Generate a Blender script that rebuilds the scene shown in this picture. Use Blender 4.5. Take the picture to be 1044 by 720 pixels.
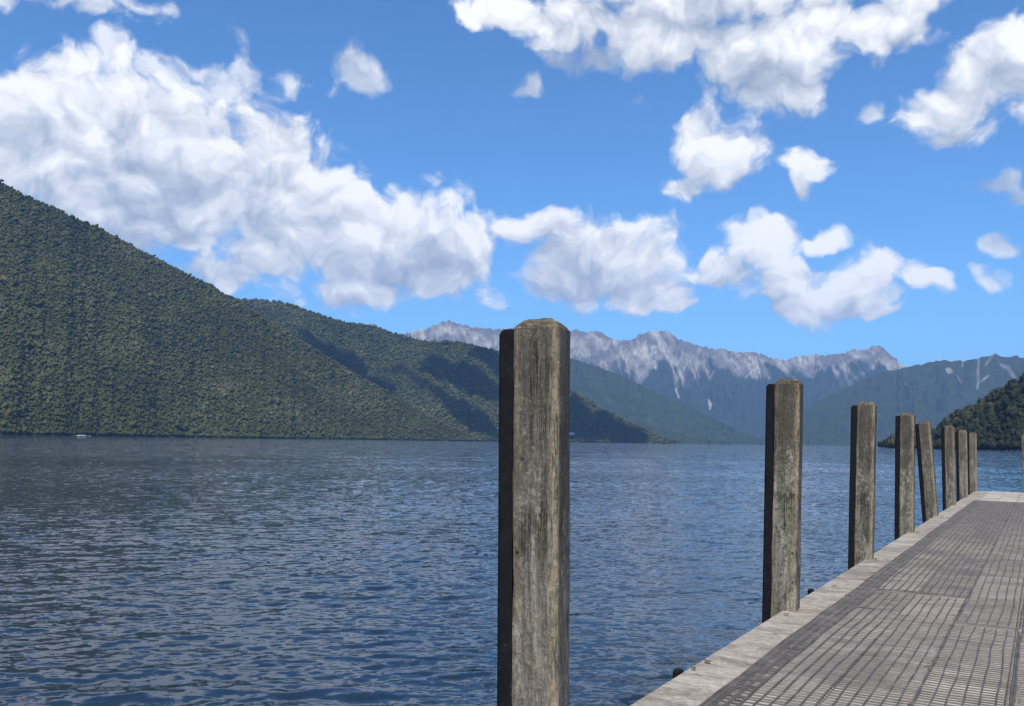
import bpy, bmesh, math, random
import numpy as np
from mathutils import Vector, Matrix, noise as mnoise

for o in list(bpy.data.objects):
    bpy.data.objects.remove(o)
SC = bpy.context.scene
COL = SC.collection
PI = math.pi
R = math.radians

# ------------------------------------------------------------------ camera
EYE = 2.5            # metres above the water; the deck is at 1.0
DECK = 1.0
FPX = 900.0          # focal length in photograph pixels (photo is 1044 x 720)
PITCH, ROLL = 2.85, 0.82
SHIFT = 44.7 / 1044
cam_d = bpy.data.cameras.new('camera')
cam = bpy.data.objects.new('camera', cam_d)
COL.objects.link(cam)
cam_d.sensor_width = 36
cam_d.lens = FPX / 1044 * 36
cam_d.shift_y = SHIFT
cam_d.clip_start = 0.1
cam_d.clip_end = 200000
CAMROT = Matrix.Rotation(R(90 + PITCH), 4, 'X') @ Matrix.Rotation(R(ROLL), 4, 'Z')
cam.matrix_world = Matrix.Translation((0, 0, EYE)) @ CAMROT
SC.camera = cam
M3 = np.array(CAMROT.to_3x3())

def ray(px, py):
    """direction (unit, world) seen at a photograph pixel"""
    v = np.array([(px - 522) / FPX, (360 - py) / FPX + 44.7 / FPX, -1.0])
    d = M3 @ v
    return d / np.linalg.norm(d)

def az_el(px, py):
    d = ray(px, py)
    return math.atan2(d[0], d[1]), math.asin(d[2])

def az_tan(px, py):
    d = ray(px, py)
    return math.atan2(d[0], d[1]), d[2] / math.hypot(d[0], d[1])

# ------------------------------------------------------------------ sun, sky
SUN_AZ, SUN_EL = 186.0, 55.0      # azimuth clockwise from +Y
sd = Vector((math.sin(R(SUN_AZ)) * math.cos(R(SUN_EL)), math.cos(R(SUN_AZ)) * math.cos(R(SUN_EL)), math.sin(R(SUN_EL))))
sun_l = bpy.data.lights.new('sun', 'SUN')
sun_l.energy = 4.8
sun_l.angle = R(0.5)
sun_l.color = (1.0, 0.95, 0.87)
sun = bpy.data.objects.new('sun', sun_l)
COL.objects.link(sun)
sun.rotation_euler = sd.to_track_quat('Z', 'Y').to_euler()

SC.view_settings.view_transform = 'Standard'
SC.view_settings.look = 'None'
SC.view_settings.exposure = 0.32
SC.view_settings.gamma = 1.0
SC.view_settings.use_curve_mapping = False
SC.render.engine = 'CYCLES'
SC.cycles.use_denoising = True
SC.cycles.denoiser = 'OPENIMAGEDENOISE'
SC.cycles.max_bounces = 6
SC.cycles.diffuse_bounces = 2
SC.cycles.glossy_bounces = 3
SC.cycles.volume_bounces = 0
SC.cycles.transparent_max_bounces = 8
SC.cycles.use_adaptive_sampling = True
SC.cycles.adaptive_threshold = 0.01
SC.cycles.caustics_reflective = False
SC.cycles.caustics_refractive = False
# ------------------------------------------------------------------ world: Nishita sky + procedural cumulus
class NT:
    """small helper for building node trees"""
    def __init__(s, tree):
        s.t = tree
    def n(s, typ, **kw):
        nd = s.t.nodes.new(typ)
        for k, v in kw.items():
            setattr(nd, k, v)
        return nd
    def put(s, sock, v):
        if v is None:
            return
        if hasattr(v, 'is_output') or isinstance(v, bpy.types.NodeSocket):
            s.t.links.new(v, sock)
        else:
            sock.default_value = v
    def m(s, op, a, b=None, c=None, clamp=False):
        nd = s.n('ShaderNodeMath', operation=op, use_clamp=clamp)
        for i, v in enumerate((a, b, c)):
            s.put(nd.inputs[i], v)
        return nd.outputs[0]
    def v(s, op, a, b=None, c=None, scale=None):
        nd = s.n('ShaderNodeVectorMath', operation=op)
        for i, v in enumerate((a, b, c)):
            if v is not None:
                s.put(nd.inputs[i], v)
        if scale is not None:
            s.put(nd.inputs['Scale'], scale)
        return nd.outputs['Value'] if op in ('LENGTH', 'DOT_PRODUCT', 'DISTANCE') else nd.outputs['Vector']
    def noise(s, vec, scale, detail=4, rough=0.5, dist=0.0, typ='FBM', lac=2.0, out='Fac', dim='3D'):
        nd = s.n('ShaderNodeTexNoise', noise_dimensions=dim)
        nd.noise_type = typ
        if vec is not None:
            s.put(nd.inputs['Vector'], vec)
        s.put(nd.inputs['Scale'], scale)
        s.put(nd.inputs['Detail'], detail)
        s.put(nd.inputs['Roughness'], rough)
        s.put(nd.inputs['Lacunarity'], lac)
        s.put(nd.inputs['Distortion'], dist)
        return nd.outputs[out]
    def vor(s, vec, scale, feature='F1', detail=0, rough=0.5, smooth=None, rand=1.0, out='Distance'):
        nd = s.n('ShaderNodeTexVoronoi', feature=feature)
        s.put(nd.inputs['Vector'], vec)
        s.put(nd.inputs['Scale'], scale)
        s.put(nd.inputs['Detail'], detail)
        s.put(nd.inputs['Roughness'], rough)
        s.put(nd.inputs['Randomness'], rand)
        if smooth is not None:
            s.put(nd.inputs['Smoothness'], smooth)
        return nd.outputs[out]
    def step(s, x, a, b, lo=0.0, hi=1.0, kind='SMOOTHSTEP'):
        nd = s.n('ShaderNodeMapRange', interpolation_type=kind)
        for i, v in enumerate((x, a, b, lo, hi)):
            s.put(nd.inputs[i], v)
        return nd.outputs[0]
    def mix(s, f, a, b, blend='MIX'):
        nd = s.n('ShaderNodeMix', data_type='RGBA', blend_type=blend)
        s.put(nd.inputs[0], f)
        for sock, v in ((nd.inputs[6], a), (nd.inputs[7], b)):
            if isinstance(v, (tuple, list)) and len(v) == 3:
                v = (*v, 1)
            s.put(sock, v)
        return nd.outputs[2]
    def ramp(s, f, stops, interp='LINEAR'):
        nd = s.n('ShaderNodeValToRGB')
        cr = nd.color_ramp
        cr.interpolation = interp
        while len(cr.elements) < len(stops):
            cr.elements.new(0.5)
        for e, (p, c) in zip(cr.elements, stops):
            e.position = p
            e.color = (*c, 1) if len(c) == 3 else c
        s.put(nd.inputs[0], f)
        return nd.outputs[0]

# cumulus, as chains of puffs in photograph pixels: x, y, half width, half height
PUFFS = [
 # large bank at left
 (-20,120,60,55),(40,110,70,45),(70,75,28,22),(105,150,90,60),(150,130,45,35),(190,165,80,60),(240,190,80,55),(60,180,110,50),
 (175,215,110,45),(290,150,35,30),(285,205,80,62),(330,215,60,40),(360,250,90,52),(420,240,70,40),(468,258,46,44),(430,275,50,26),(375,285,50,25),
 (300,235,90,45),(345,290,38,20),(230,280,45,14),(-60,160,90,70),(130,90,22,30),(30,80,24,22),
 # puffs above it
 
 # centre cloud
 (552,230,34,20),(600,255,62,34),(590,285,55,28),(650,270,38,30),(655,302,50,18),(690,310,24,9),(556,262,24,22),
 # upper right bank
 (520,18,50,16),(600,22,70,24),(690,30,75,34),(790,48,80,40),(800,85,42,22),(880,26,56,24),(925,2,44,16),(730,-12,180,30),
 # far right diagonal
 (1036,45,34,28),(1004,82,38,25),(966,112,44,21),(965,140,28,14),(1060,60,50,40),
 # middle puffs
 (725,150,42,28),(745,170,38,22),(705,195,24,14),(765,155,20,18),(823,180,20,18),(815,195,12,12),
 # lower right chain
 (775,250,34,26),(745,275,36,22),(800,280,45,24),(835,245,24,10),(845,305,45,18),(885,275,34,22),(875,310,45,14),(942,290,16,14),(905,318,18,8),
 
 # top left wisp
 
]
# thin, torn scraps
WISPS = [(240, 95, 50, 30), (295, 78, 27, 19), (208, 90, 36, 20), (255, 75, 22, 22), (355, 70, 28, 24), (125, 62, 24, 24), (155, 80, 24, 18), (205, 68, 30, 12), (110, 50, 14, 14), (640, 98, 22, 12), (610, 62, 60, 16), (540, 88, 14, 12), (885, 112, 12, 12), (655, 62, 60, 14), (1005, 287, 20, 10), (1016, 245, 13, 9), (1032, 202, 13, 8), (995, 278, 12, 8), (940, 320, 6, 5), (1020, 190, 20, 8), (60, 2, 110, 12), (140, 6, 40, 10)]
def build_world():
    w = bpy.data.worlds.new('World')
    SC.world = w
    w.use_nodes = True
    t = w.node_tree
    t.nodes.clear()
    g = NT(t)
    out = g.n('ShaderNodeOutputWorld')
    bg = g.n('ShaderNodeBackground')
    bg.inputs['Strength'].default_value = 0.1
    t.links.new(bg.outputs[0], out.inputs['Surface'])
    sky = g.n('ShaderNodeTexSky', sky_type='NISHITA')
    sky.sun_disc = False
    sky.sun_elevation = R(SUN_EL)
    sky.sun_rotation = R(SUN_AZ)
    sky.altitude = 450
    sky.air_density = 1.0
    sky.dust_density = 0.25
    sky.ozone_density = 2.5
    d = g.n('ShaderNodeTexCoord').outputs['Generated']
    sep = g.n('ShaderNodeSeparateXYZ')
    t.links.new(d, sep.inputs[0])
    az = g.m('ARCTAN2', sep.outputs[0], sep.outputs[1])
    el = g.m('ARCSINE', sep.outputs[2])
    cmb = g.n('ShaderNodeCombineXYZ')
    g.put(cmb.inputs[0], az)
    g.put(cmb.inputs[1], el)
    p0 = cmb.outputs[0]
    # bend the outlines
    w1 = g.noise(p0, 11.0, 3, 0.55, out='Color', dim='2D')
    w1 = g.v('MULTIPLY', g.v('SUBTRACT', w1, (0.5, 0.5, 0.5)), (0.065, 0.050, 0))
    p = g.v('ADD', p0, w1)

    def field(pp, off, PUFFS=PUFFS):
        acc = None
        for (cx, cy, rx, ry) in PUFFS:
            a, e = az_el(cx, cy)
            sx, sy = FPX / (rx * 1.12), FPX / (ry * 1.12)
            q = g.v('MULTIPLY_ADD', pp, (sx, sy, 0), (-(a + off[0]) * sx, -(e + off[1]) * sy, 0))
            L = g.v('LENGTH', q)
            acc = L if acc is None else g.m('SMOOTH_MIN', acc, L, 0.35)
        return acc
    F0 = field(p, (0, 0))
    F1 = field(p, (-0.010, -0.034))      # the same field a little up and to the right
    def billow(pp, det):
        vt = g.n('ShaderNodeTexVoronoi', feature='F1', voronoi_dimensions='2D')
        for k, v in (('Vector', pp), ('Scale', 19.0), ('Detail', det), ('Roughness', 0.46), ('Lacunarity', 2.3)):
            g.put(vt.inputs[k], v)
        return vt.outputs['Distance']
    w2 = g.noise(p0, 45.0, 3, 0.55, out='Color', dim='2D')
    st = g.v('MULTIPLY', g.v('ADD', p, g.v('MULTIPLY', g.v('SUBTRACT', w2, (0.5, 0.5, 0.5)), (0.005, 0.005, 0))), (1, 1.15, 1))
    B0 = billow(st, 3.0)
    B1 = billow(g.v('ADD', st, (0.006, 0.016, 0)), 3.0)
    rag = g.noise(st, 15.0, 8, 0.55, dim='2D')
    dens = g.m('ADD', g.m('SUBTRACT', 1.0, F0), g.m('MULTIPLY_ADD', B0, -0.66, g.m('MULTIPLY_ADD', rag, 0.95, 0.08)))
    # elsewhere in the sky (behind the camera, overhead): scattered fair weather cloud
    n_el = g.noise(g.v('MULTIPLY', d, (1, 1, 2.0)), 3.2, 6, 0.55)
    behind = g.m('MULTIPLY', g.step(sep.outputs[1], 0.80, 0.45), g.step(sep.outputs[2], 0.02, 0.15))
    up = g.step(sep.outputs[2], 0.48, 0.60)
    elsewhere = g.m('MULTIPLY_ADD', n_el, 4.0, -2.25)
    dens = g.m('MAXIMUM', dens, g.m('MULTIPLY_ADD', g.m('SUBTRACT', g.m('MAXIMUM', behind, up), 1.0), 6.0, elsewhere))
    alpha = g.step(dens, -0.09, 0.46)
    Fw = field(p, (0, 0), WISPS)
    dw = g.m('ADD', g.m('SUBTRACT', 0.86, Fw), g.m('MULTIPLY_ADD', rag, 2.6, g.m('MULTIPLY_ADD', B0, -0.5, -0.9)))
    alpha = g.m('MAXIMUM', alpha, g.step(dw, 0.0, 0.75, 0.0, 0.80))
    # light from above right: puffs bright where the field falls off towards the light, grey beneath
    big = g.m('SUBTRACT', F1, F0)
    fine = g.m('SUBTRACT', B1, B0)
    lit = g.m('MULTIPLY_ADD', big, 0.42, 0.62)
    lit = g.m('MULTIPLY_ADD', fine, 0.42, lit)
    lit = g.m('MULTIPLY_ADD', g.m('SUBTRACT', B0, 0.45), -0.28, lit)
    lit = g.m('SUBTRACT', lit, g.m('MULTIPLY', g.step(F0, 0.75, -0.15), 0.16))
    lit = g.m('ADD', lit, g.m('MULTIPLY_ADD', g.noise(p, 7.0, 2, 0.5, dim='2D'), 0.8, -0.40))
    cc = g.ramp(lit, [(0.0, (3.4, 3.9, 4.8)), (0.28, (4.7, 5.2, 6.0)), (0.55, (6.8, 7.05, 7.5)), (0.90, (9.5, 9.5, 9.4))])
    skyc = g.v('MULTIPLY', sky.outputs[0], (0.66, 1.08, 1.42))
    col = g.mix(g.m('MULTIPLY', alpha, 0.97), skyc, cc)
    t.links.new(col, bg.inputs['Color'])
    w.cycles.sampling_method = 'NONE'
build_world()
# ------------------------------------------------------------------ helpers
def mat(name):
    m = bpy.data.materials.new(name)
    m.use_nodes = True
    t = m.node_tree
    b = t.nodes['Principled BSDF']
    return m, NT(t), b

def mesh_obj(name, verts, faces, material=None, parent=None, smooth=False, link=True):
    me = bpy.data.meshes.new(name)
    if isinstance(verts, np.ndarray):
        verts = np.ascontiguousarray(verts, dtype=np.float32)
        faces = np.ascontiguousarray(faces, dtype=np.int32)
        nf, k = faces.shape
        me.vertices.add(len(verts))
        me.vertices.foreach_set('co', verts.ravel())
        me.loops.add(nf * k)
        me.loops.foreach_set('vertex_index', faces.ravel())
        me.polygons.add(nf)
        me.polygons.foreach_set('loop_start', np.arange(0, nf * k, k, dtype=np.int32))
        me.update(calc_edges=True)
    else:
        me.from_pydata(verts, [], faces)
        me.update()
    if smooth:
        me.polygons.foreach_set('use_smooth', [True] * len(me.polygons))
    if material:
        me.materials.append(material)
    o = bpy.data.objects.new(name, me)
    if link:
        COL.objects.link(o)
    if parent:
        o.parent = parent
    return o

def grid_faces(na, nt, close=False):
    i, j = np.meshgrid(np.arange(na - 1 + (1 if close else 0)), np.arange(nt - 1), indexing='ij')
    i2 = (i + 1) % na
    a = i * nt + j
    b = i2 * nt + j
    return np.stack([a, b, b + 1, a + 1], -1).reshape(-1, 4)

def struct(o, **kw):
    o['kind'] = 'structure'
    return o

# lattice noise in numpy
def _hash(ix, iy, seed):
    h = (ix.astype(np.int64) * 374761393 + iy.astype(np.int64) * 668265263 + seed * 1442695041) & 0xFFFFFFFF
    h = ((h ^ (h >> 13)) * 1274126177) & 0xFFFFFFFF
    h = (h ^ (h >> 16)) & 0xFFFFFFFF
    return h / 4294967295.0
def gnoise(x, y, seed=0):
    x = np.asarray(x, float); y = np.asarray(y, float)
    ix, iy = np.floor(x), np.floor(y)
    fx, fy = x - ix, y - iy
    ux, uy = fx * fx * fx * (fx * (fx * 6 - 15) + 10), fy * fy * fy * (fy * (fy * 6 - 15) + 10)
    def gr(dx, dy):
        a = _hash(ix + dx, iy + dy, seed) * 2 * PI
        return np.cos(a) * (fx - dx) + np.sin(a) * (fy - dy)
    n = (gr(0, 0) * (1 - ux) + gr(1, 0) * ux) * (1 - uy) + (gr(0, 1) * (1 - ux) + gr(1, 1) * ux) * uy
    return n * 1.5
def fbm(x, y, o=4, seed=0, g=0.5):
    s, a = 0, 1.0
    for k in range(o):
        s = s + a * gnoise(x * 2 ** k, y * 2 ** k, seed + k)
        a *= g
    return s
def ridged(x, y, o=4, seed=0, g=0.5):
    s, a = 0, 1.0
    for k in range(o):
        s = s + a * (1 - 2 * np.abs(gnoise(x * 2 ** k, y * 2 ** k, seed + k)))
        a *= g
    return s
def sstep(x, a, b):
    t = np.clip((x - a) / (b - a), 0, 1)
    return t * t * (3 - 2 * t)

M3I = M3.T
def project(P):
    """world points -> photograph pixels"""
    v = (P - np.array([0, 0, EYE])) @ M3      # = M3^T (P - C)
    return 522 + FPX * v[..., 0] / -v[..., 2], 360 + 44.7 - FPX * v[..., 1] / -v[..., 2]

# ------------------------------------------------------------------ hills as height fields
def hill(name, sil, shore, slope, material, na=700, nt=240, back=1.5, spur=0, spur_len=500, rough=0, seed=1, jag=0.0, power=1.0, skew=0.0):
    """sil: silhouette in photograph pixels; shore: [(px, metres)]; slope: mean rise of the front"""
    A, T = zip(*[az_tan(x, y) for x, y in sil])
    az = np.linspace(A[0], A[-1], na)
    tn = np.interp(az, A, T)
    # round the polyline a little, then add its own small irregularity
    k = max(1, na // 160)
    tn = np.convolve(np.pad(tn, k, mode='edge'), np.ones(2 * k + 1) / (2 * k + 1), 'valid')
    tn = tn + jag * fbm(az * 160, az * 0 + seed, 5, seed, 0.6) * np.clip(tn * 30, 0, 1)
    tn = np.maximum(tn, 0.0004)
    sa, sdist = zip(*[(az_tan(x, 450)[0], d) for x, d in shore])
    ds = np.interp(az, sa, sdist)
    ds = ds * (1 + 0.012 * fbm(az * 40, az * 0 + 3.3, 4, seed + 9))
    dr = slope * ds / (slope - tn)
    H = EYE + dr * tn
    t = np.concatenate([np.linspace(-0.02, 1, nt - nt // 6), np.linspace(1, back, nt // 6 + 1)[1:]])
    Tg, Ag = np.meshgrid(t, az)
    D = ds[:, None] + Tg * (dr - ds)[:, None]
    Hc = H[:, None]
    front = np.clip(Tg, -0.02, 1)
    prof = np.sign(front) * np.abs(front) ** power
    fall = np.clip(Tg - 1, 0, None)
    Z = Hc * (prof - 1.1 * fall ** 1.3)
    env = np.clip(np.sin(np.clip(Tg, 0, 1) * PI), 0, 1) ** 0.8
    U = Ag * dr.mean()
    wob = 0.25 * spur_len * gnoise(U / (2.2 * spur_len), D / (1.6 * spur_len), seed + 50)
    carve = np.zeros_like(Z)
    if spur:      # valleys cut into the front, never above the skyline
        wx = spur_len * 0.55 * fbm(U / (1.7 * spur_len), D / (1.7 * spur_len), 3, seed + 50)
        wy = spur_len * 0.55 * fbm(U / (1.7 * spur_len) + 9, D / (1.7 * spur_len), 3, seed + 51)
        r = ridged((U + wx + skew * (D - D.min())) / spur_len, (D + wy) / (spur_len * 1.9), 5, seed, 0.52)
        carve = np.clip(1.25 - r, 0, 3)
        Z = Z - spur * carve * np.clip(Tg * 4, 0, 1) * np.clip((1 - Tg) * 4.5, 0, 1) ** 0.8 * np.clip(Hc / H.max(), 0.1, 1)
    if rough:
        Z = Z + rough * fbm(U / 45, D / 45, 3, seed + 20) * np.clip(Tg * 8, 0, 1) * np.clip((1.02 - Tg) * 6 + .25, 0.25, 1)
    Z = np.where(Tg < 0, -4.0, np.maximum(Z, np.where(Tg > 0.01, 0.6, -1.0)) if True else Z)
    P = np.stack([np.sin(Ag) * D, np.cos(Ag) * D, Z], -1)
    o = mesh_obj(name, P.reshape(-1, 3), grid_faces(na, len(t)), material, smooth=True)
    struct(o)
    return dict(o=o, carve=carve, P=P, U=U, T=Tg, D=D, az=Ag, H=H)

def vattr(o, name, arr):
    a = o.data.attributes.new(name, 'FLOAT', 'POINT')
    a.data.foreach_set('value', np.ascontiguousarray(arr, dtype=np.float32).ravel())

# ground under the forest
m_floor, g, b = mat('forest_floor')
tc = g.n('ShaderNodeNewGeometry').outputs['Position']
g.put(b.inputs['Base Color'], g.ramp(g.noise(tc, 0.05, 5, 0.6), [(0.3, (0.028, 0.036, 0.013)), (0.7, (0.046, 0.056, 0.022))]))
b.inputs['Roughness'].default_value = 0.95
b.inputs['Specular IOR Level'].default_value = 0.1

# far mountains: forest below, bare rock and scree above
m_mtn, g, b = mat('mountain_rock_and_forest')
def attr(g, name):
    nd = g.n('ShaderNodeAttribute', attribute_name=name)
    return nd.outputs['Fac']
pos = g.n('ShaderNodeNewGeometry').outputs['Position']
tone = attr(g, 'tone')
rock = g.ramp(tone, [(0.0, (0.125, 0.116, 0.100)), (0.35, (0.235, 0.215, 0.180)), (0.65, (0.335, 0.312, 0.262)), (1.0, (0.46, 0.43, 0.37))])
rock = g.mix(g.step(g.noise(pos, 0.012, 6, 0.65), 0.35, 0.7), rock, g.mix(0.5, rock, (0.12, 0.105, 0.10)))
wood = g.ramp(g.noise(pos, 0.02, 6, 0.7), [(0.3, (0.018, 0.027, 0.012)), (0.55, (0.033, 0.044, 0.018)), (0.75, (0.056, 0.064, 0.028))])
g.put(b.inputs['Base Color'], g.mix(attr(g, 'rock'), wood, rock))
b.inputs['Roughness'].default_value = 0.95
b.inputs['Specular IOR Level'].default_value = 0.1

def mountain(name, sil, shore, slope, treeline, seed, scars=(), **kw):
    h = hill(name, sil, shore, slope, m_mtn, seed=seed, **kw)
    P, U, D = h['P'], h['U'], h['D']
    z = P[..., 2]
    cv = h['carve']
    st = fbm((U + 0.25 * D) / 130, z / 700, 4, seed + 70, 0.6)
    rk = z - (treeline(U, z) if callable(treeline) else treeline) + 110 * st + 120 * gnoise((U - 0.5 * D) / 210, z / 800, seed + 76) + 110 * fbm(U / 420, z / 420, 3, seed + 71) + 110 * (cv - 0.8)
    rock = sstep(rk, -50, 75)
    tone = 0.46 + 0.46 * fbm((U + 0.45 * D) / 110, z / 480, 5, seed + 72, 0.62) + 0.36 * fbm((U - 0.6 * D) / 170, z / 400, 4, seed + 75, 0.6) + 0.34 * fbm(U / 620, z / 330, 4, seed + 73) + 0.22 * (cv - 0.9) - 0.25 * sstep(h['T'], 0.9, 1.0)
    px, py = project(P)
    for pts, wd in scars:                                      # bare slips in the forest
        dmin = np.full(px.shape, 1e9)
        for (x0, y0, w0), (x1, y1, w1) in zip(pts[:-1], pts[1:]):
            q = np.clip(((px - x0) * (x1 - x0) + (py - y0) * (y1 - y0)) / ((x1 - x0) ** 2 + (y1 - y0) ** 2), 0, 1)
            dd = np.hypot(px - x0 - q * (x1 - x0), py - y0 - q * (y1 - y0)) / (w0 + q * (w1 - w0))
            dmin = np.minimum(dmin, dd)
        mk = sstep(-dmin + 0.35 * fbm(U / 25, z / 40, 2, seed + 80), -1.25, -0.75) * wd
        rock = np.maximum(rock, mk)
        tone = tone + (1.0 - tone) * mk
    vattr(h['o'], 'rock', rock)
    vattr(h['o'], 'tone', np.clip(tone, 0, 1))
    return h

mountain('mountain_range', [(330,366),(380,352),(400,343),(415,339),(425,338),(433,336),(440,333),(447,329),(455,327.5),(462,328),(470,331),(480,333.5),(495,335),(510,336),(520,334),
    (535,338),(560,339),(580,338),(588,336),(596,339),(601,338),(610,338),(614,339),(620,344),(630,347),(640,347),(648,345),(654,339.5),(660,339),(664,337.5),(676,337),(684,339.5),(692,346),(705,350),(722,355.5),
    (738,356),(755,360),(770,358.5),(785,365),(800,367.5),(815,363),(835,361),(841,363),(850,361),(860,361),(866,357),(872,355.5),(880,359),(886,354),(893,352.5),(899,353),(906,360),(914,367),(923,374),(945,385),(990,400)],
    [(330, 7800), (600, 8600), (990, 9500)], 0.62, 730, 11, na=1500, nt=340, spur=380, spur_len=900, rough=40, jag=0.0013, skew=0.35,
    scars=[([(689,397,1.0),(691,402,1.6),(692,406,.8)], 1), ([(722,407,1.0),(724,412,1.8),(724,417,.8)], 1),
           ([(668,338,3),(682,362,4),(692,372,3),(697,394,1.2)], .55), ([(760,385,1.5),(772,375,2)], .6)])
mountain('mountain', [(730,450),(755,449),(770,447),(785,442),(800,432),(810,425),(825,415),(840,406),(855,399),(870,392),(885,385),(900,380),(920,375),(935,372),(950,369.5),(960,367.5),(966,368),(980,368),(990,367),(1000,365),
    (1008,362.5),(1015,361),(1022,363.5),(1030,364),(1035,362.5),(1044,366),(1080,378),(1150,395),(1300,380)],
    [(730, 6300), (1044, 6900), (1300, 7200)], 0.5, lambda U, z: 790 + 0 * z, 23, na=1000, nt=240, spur=170, spur_len=900, rough=24, jag=0.0006, skew=-0.3,
    scars=[([(965,377,1.2),(968,378,3),(971,379,1.2)], .6), ([(975,382,.8),(980,390,1.0)], .35), ([(998,366,1.0),(997,380,1.6),(997,396,.8)], .4), ([(1008,383,1.0),(997,391,1.2),(996,396,.6)], .5),
           ([(1013,361,1.5),(1005,372,1.2)], .4), ([(1021,372,2),(1028,376,2.4),(1034,385,1.8)], .5), ([(982,366,.9),(981,374,.6)], .5)])
mountain('forested_mountain', [(430,380),(500,366),(540,360),(570,362),(585,366),(600,371),(620,378),(640,386),(660,396),(680,405),(700,413),(720,423),(740,433),(760,442),(775,448),(790,451)],
    [(430, 5600), (790, 6400)], 0.5, 5000, 37, na=900, nt=200, spur=150, spur_len=700, rough=20, jag=0.0004)
mountain('forested_spur', [(560,415),(600,421),(625,426),(645,429),(665,435),(685,440),(705,445),(730,450),(745,452)],
    [(560, 4600), (745, 5000)], 0.4, 5000, 41, na=500, nt=140, spur=50, spur_len=420, rough=16, jag=0.0004)

L1 = hill('left_hill', [(-270,62),(-200,85),(-100,135),(0,187),(30,202),(60,215),(80,226),(100,234),(125,247),(150,260),(175,272),(200,285),(220,295),(240,307),(270,326),(300,345),(330,363),(360,381),(400,404),(440,427),(470,441),(500,449.2)],
    [(-270, 1450), (0, 1650), (250, 2050), (500, 2750)], 0.80, m_floor, na=500, nt=200, spur=45, spur_len=420, rough=7, seed=5, skew=0.4)
L2 = hill('middle_hill', [(100,318),(200,305),(245,306),(270,307),(295,311),(310,316),(330,323),(350,329.5),(372,332),(385,335),(400,340),(425,347),(445,351),(455,350),(463,349),(472,350),(485,354),(500,357),(515,361),(530,368),(560,386),(585,401),(605,413),(625,423),(645,433),(660,441),(675,447),(690,451)],
    [(100, 2500), (300, 2750), (500, 3100), (690, 3700)], 0.62, m_floor, na=600, nt=220, spur=120, spur_len=520, rough=8, seed=8, skew=0.5)
RH = hill('right_hill', [(x, y + 4.0 * min(1, max(0, (x - 918) / 30))) for x, y in [(900,456),(906,450.5),(911,450),(920,454),(932,450),(945,443),(955,436),(965,430),(975,424),(985,417),(1000,409),(1010,403),(1020,399),(1033,393),(1044,387),(1080,370),(1150,340),(1300,300),(1500,280)]],
    [(900, 1180), (1044, 960), (1200, 800), (1500, 700)], 0.55, m_floor, na=400, nt=120, spur=10, spur_len=120, rough=3, seed=15)
# ------------------------------------------------------------------ forest: crowns instanced over the hills
def foliage(name, cols):
    m, g, b = mat(name)
    rnd = g.n('ShaderNodeObjectInfo').outputs['Random']
    pos = g.n('ShaderNodeNewGeometry').outputs['Position']
    big = g.noise(pos, 0.006, 3, 0.5)
    f = g.m('ADD', g.m('MULTIPLY', rnd, 0.70), g.m('MULTIPLY_ADD', big, 1.3, -0.50))
    f = g.m('ADD', f, g.m('MULTIPLY_ADD', g.noise(pos, 0.030, 3, 0.6), 0.7, -0.35))
    c = g.ramp(f, cols)
    leaf = g.noise(pos, 1.1, 3, 0.6)
    c = g.mix(g.step(leaf, 0.35, 0.65), g.mix(0.35, c, (0.014, 0.02, 0.008)), c)
    g.put(b.inputs['Base Color'], c)
    b.inputs['Roughness'].default_value = 0.8
    b.inputs['Specular IOR Level'].default_value = 0.2
    return m
GREENS = [(0.0, (0.024, 0.029, 0.007)), (0.25, (0.043, 0.050, 0.010)), (0.5, (0.063, 0.070, 0.014)), (0.72, (0.081, 0.086, 0.019)), (0.9, (0.098, 0.096, 0.036)), (1.0, (0.118, 0.105, 0.062))]
GREENS = GREENS[:-1] + [(0.97, (0.115, 0.110, 0.055)), (1.0, (0.14, 0.13, 0.09))]
m_leaf = foliage('beech_foliage', GREENS)
m_bush = foliage('bush_foliage', [(0.0, (0.008, 0.011, 0.005)), (0.3, (0.016, 0.021, 0.008)), (0.6, (0.030, 0.034, 0.013)), (0.85, (0.050, 0.048, 0.021)), (1.0, (0.075, 0.062, 0.034))])

def ico(sub):
    bm = bmesh.new()
    bmesh.ops.create_icosphere(bm, subdivisions=sub, radius=1)
    v = np.array([x.co[:] for x in bm.verts])
    f = np.array([[q.index for q in x.verts] for x in bm.faces])
    bm.free()
    return v, f
ICO1, ICO2 = ico(1), ico(2)

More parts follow.
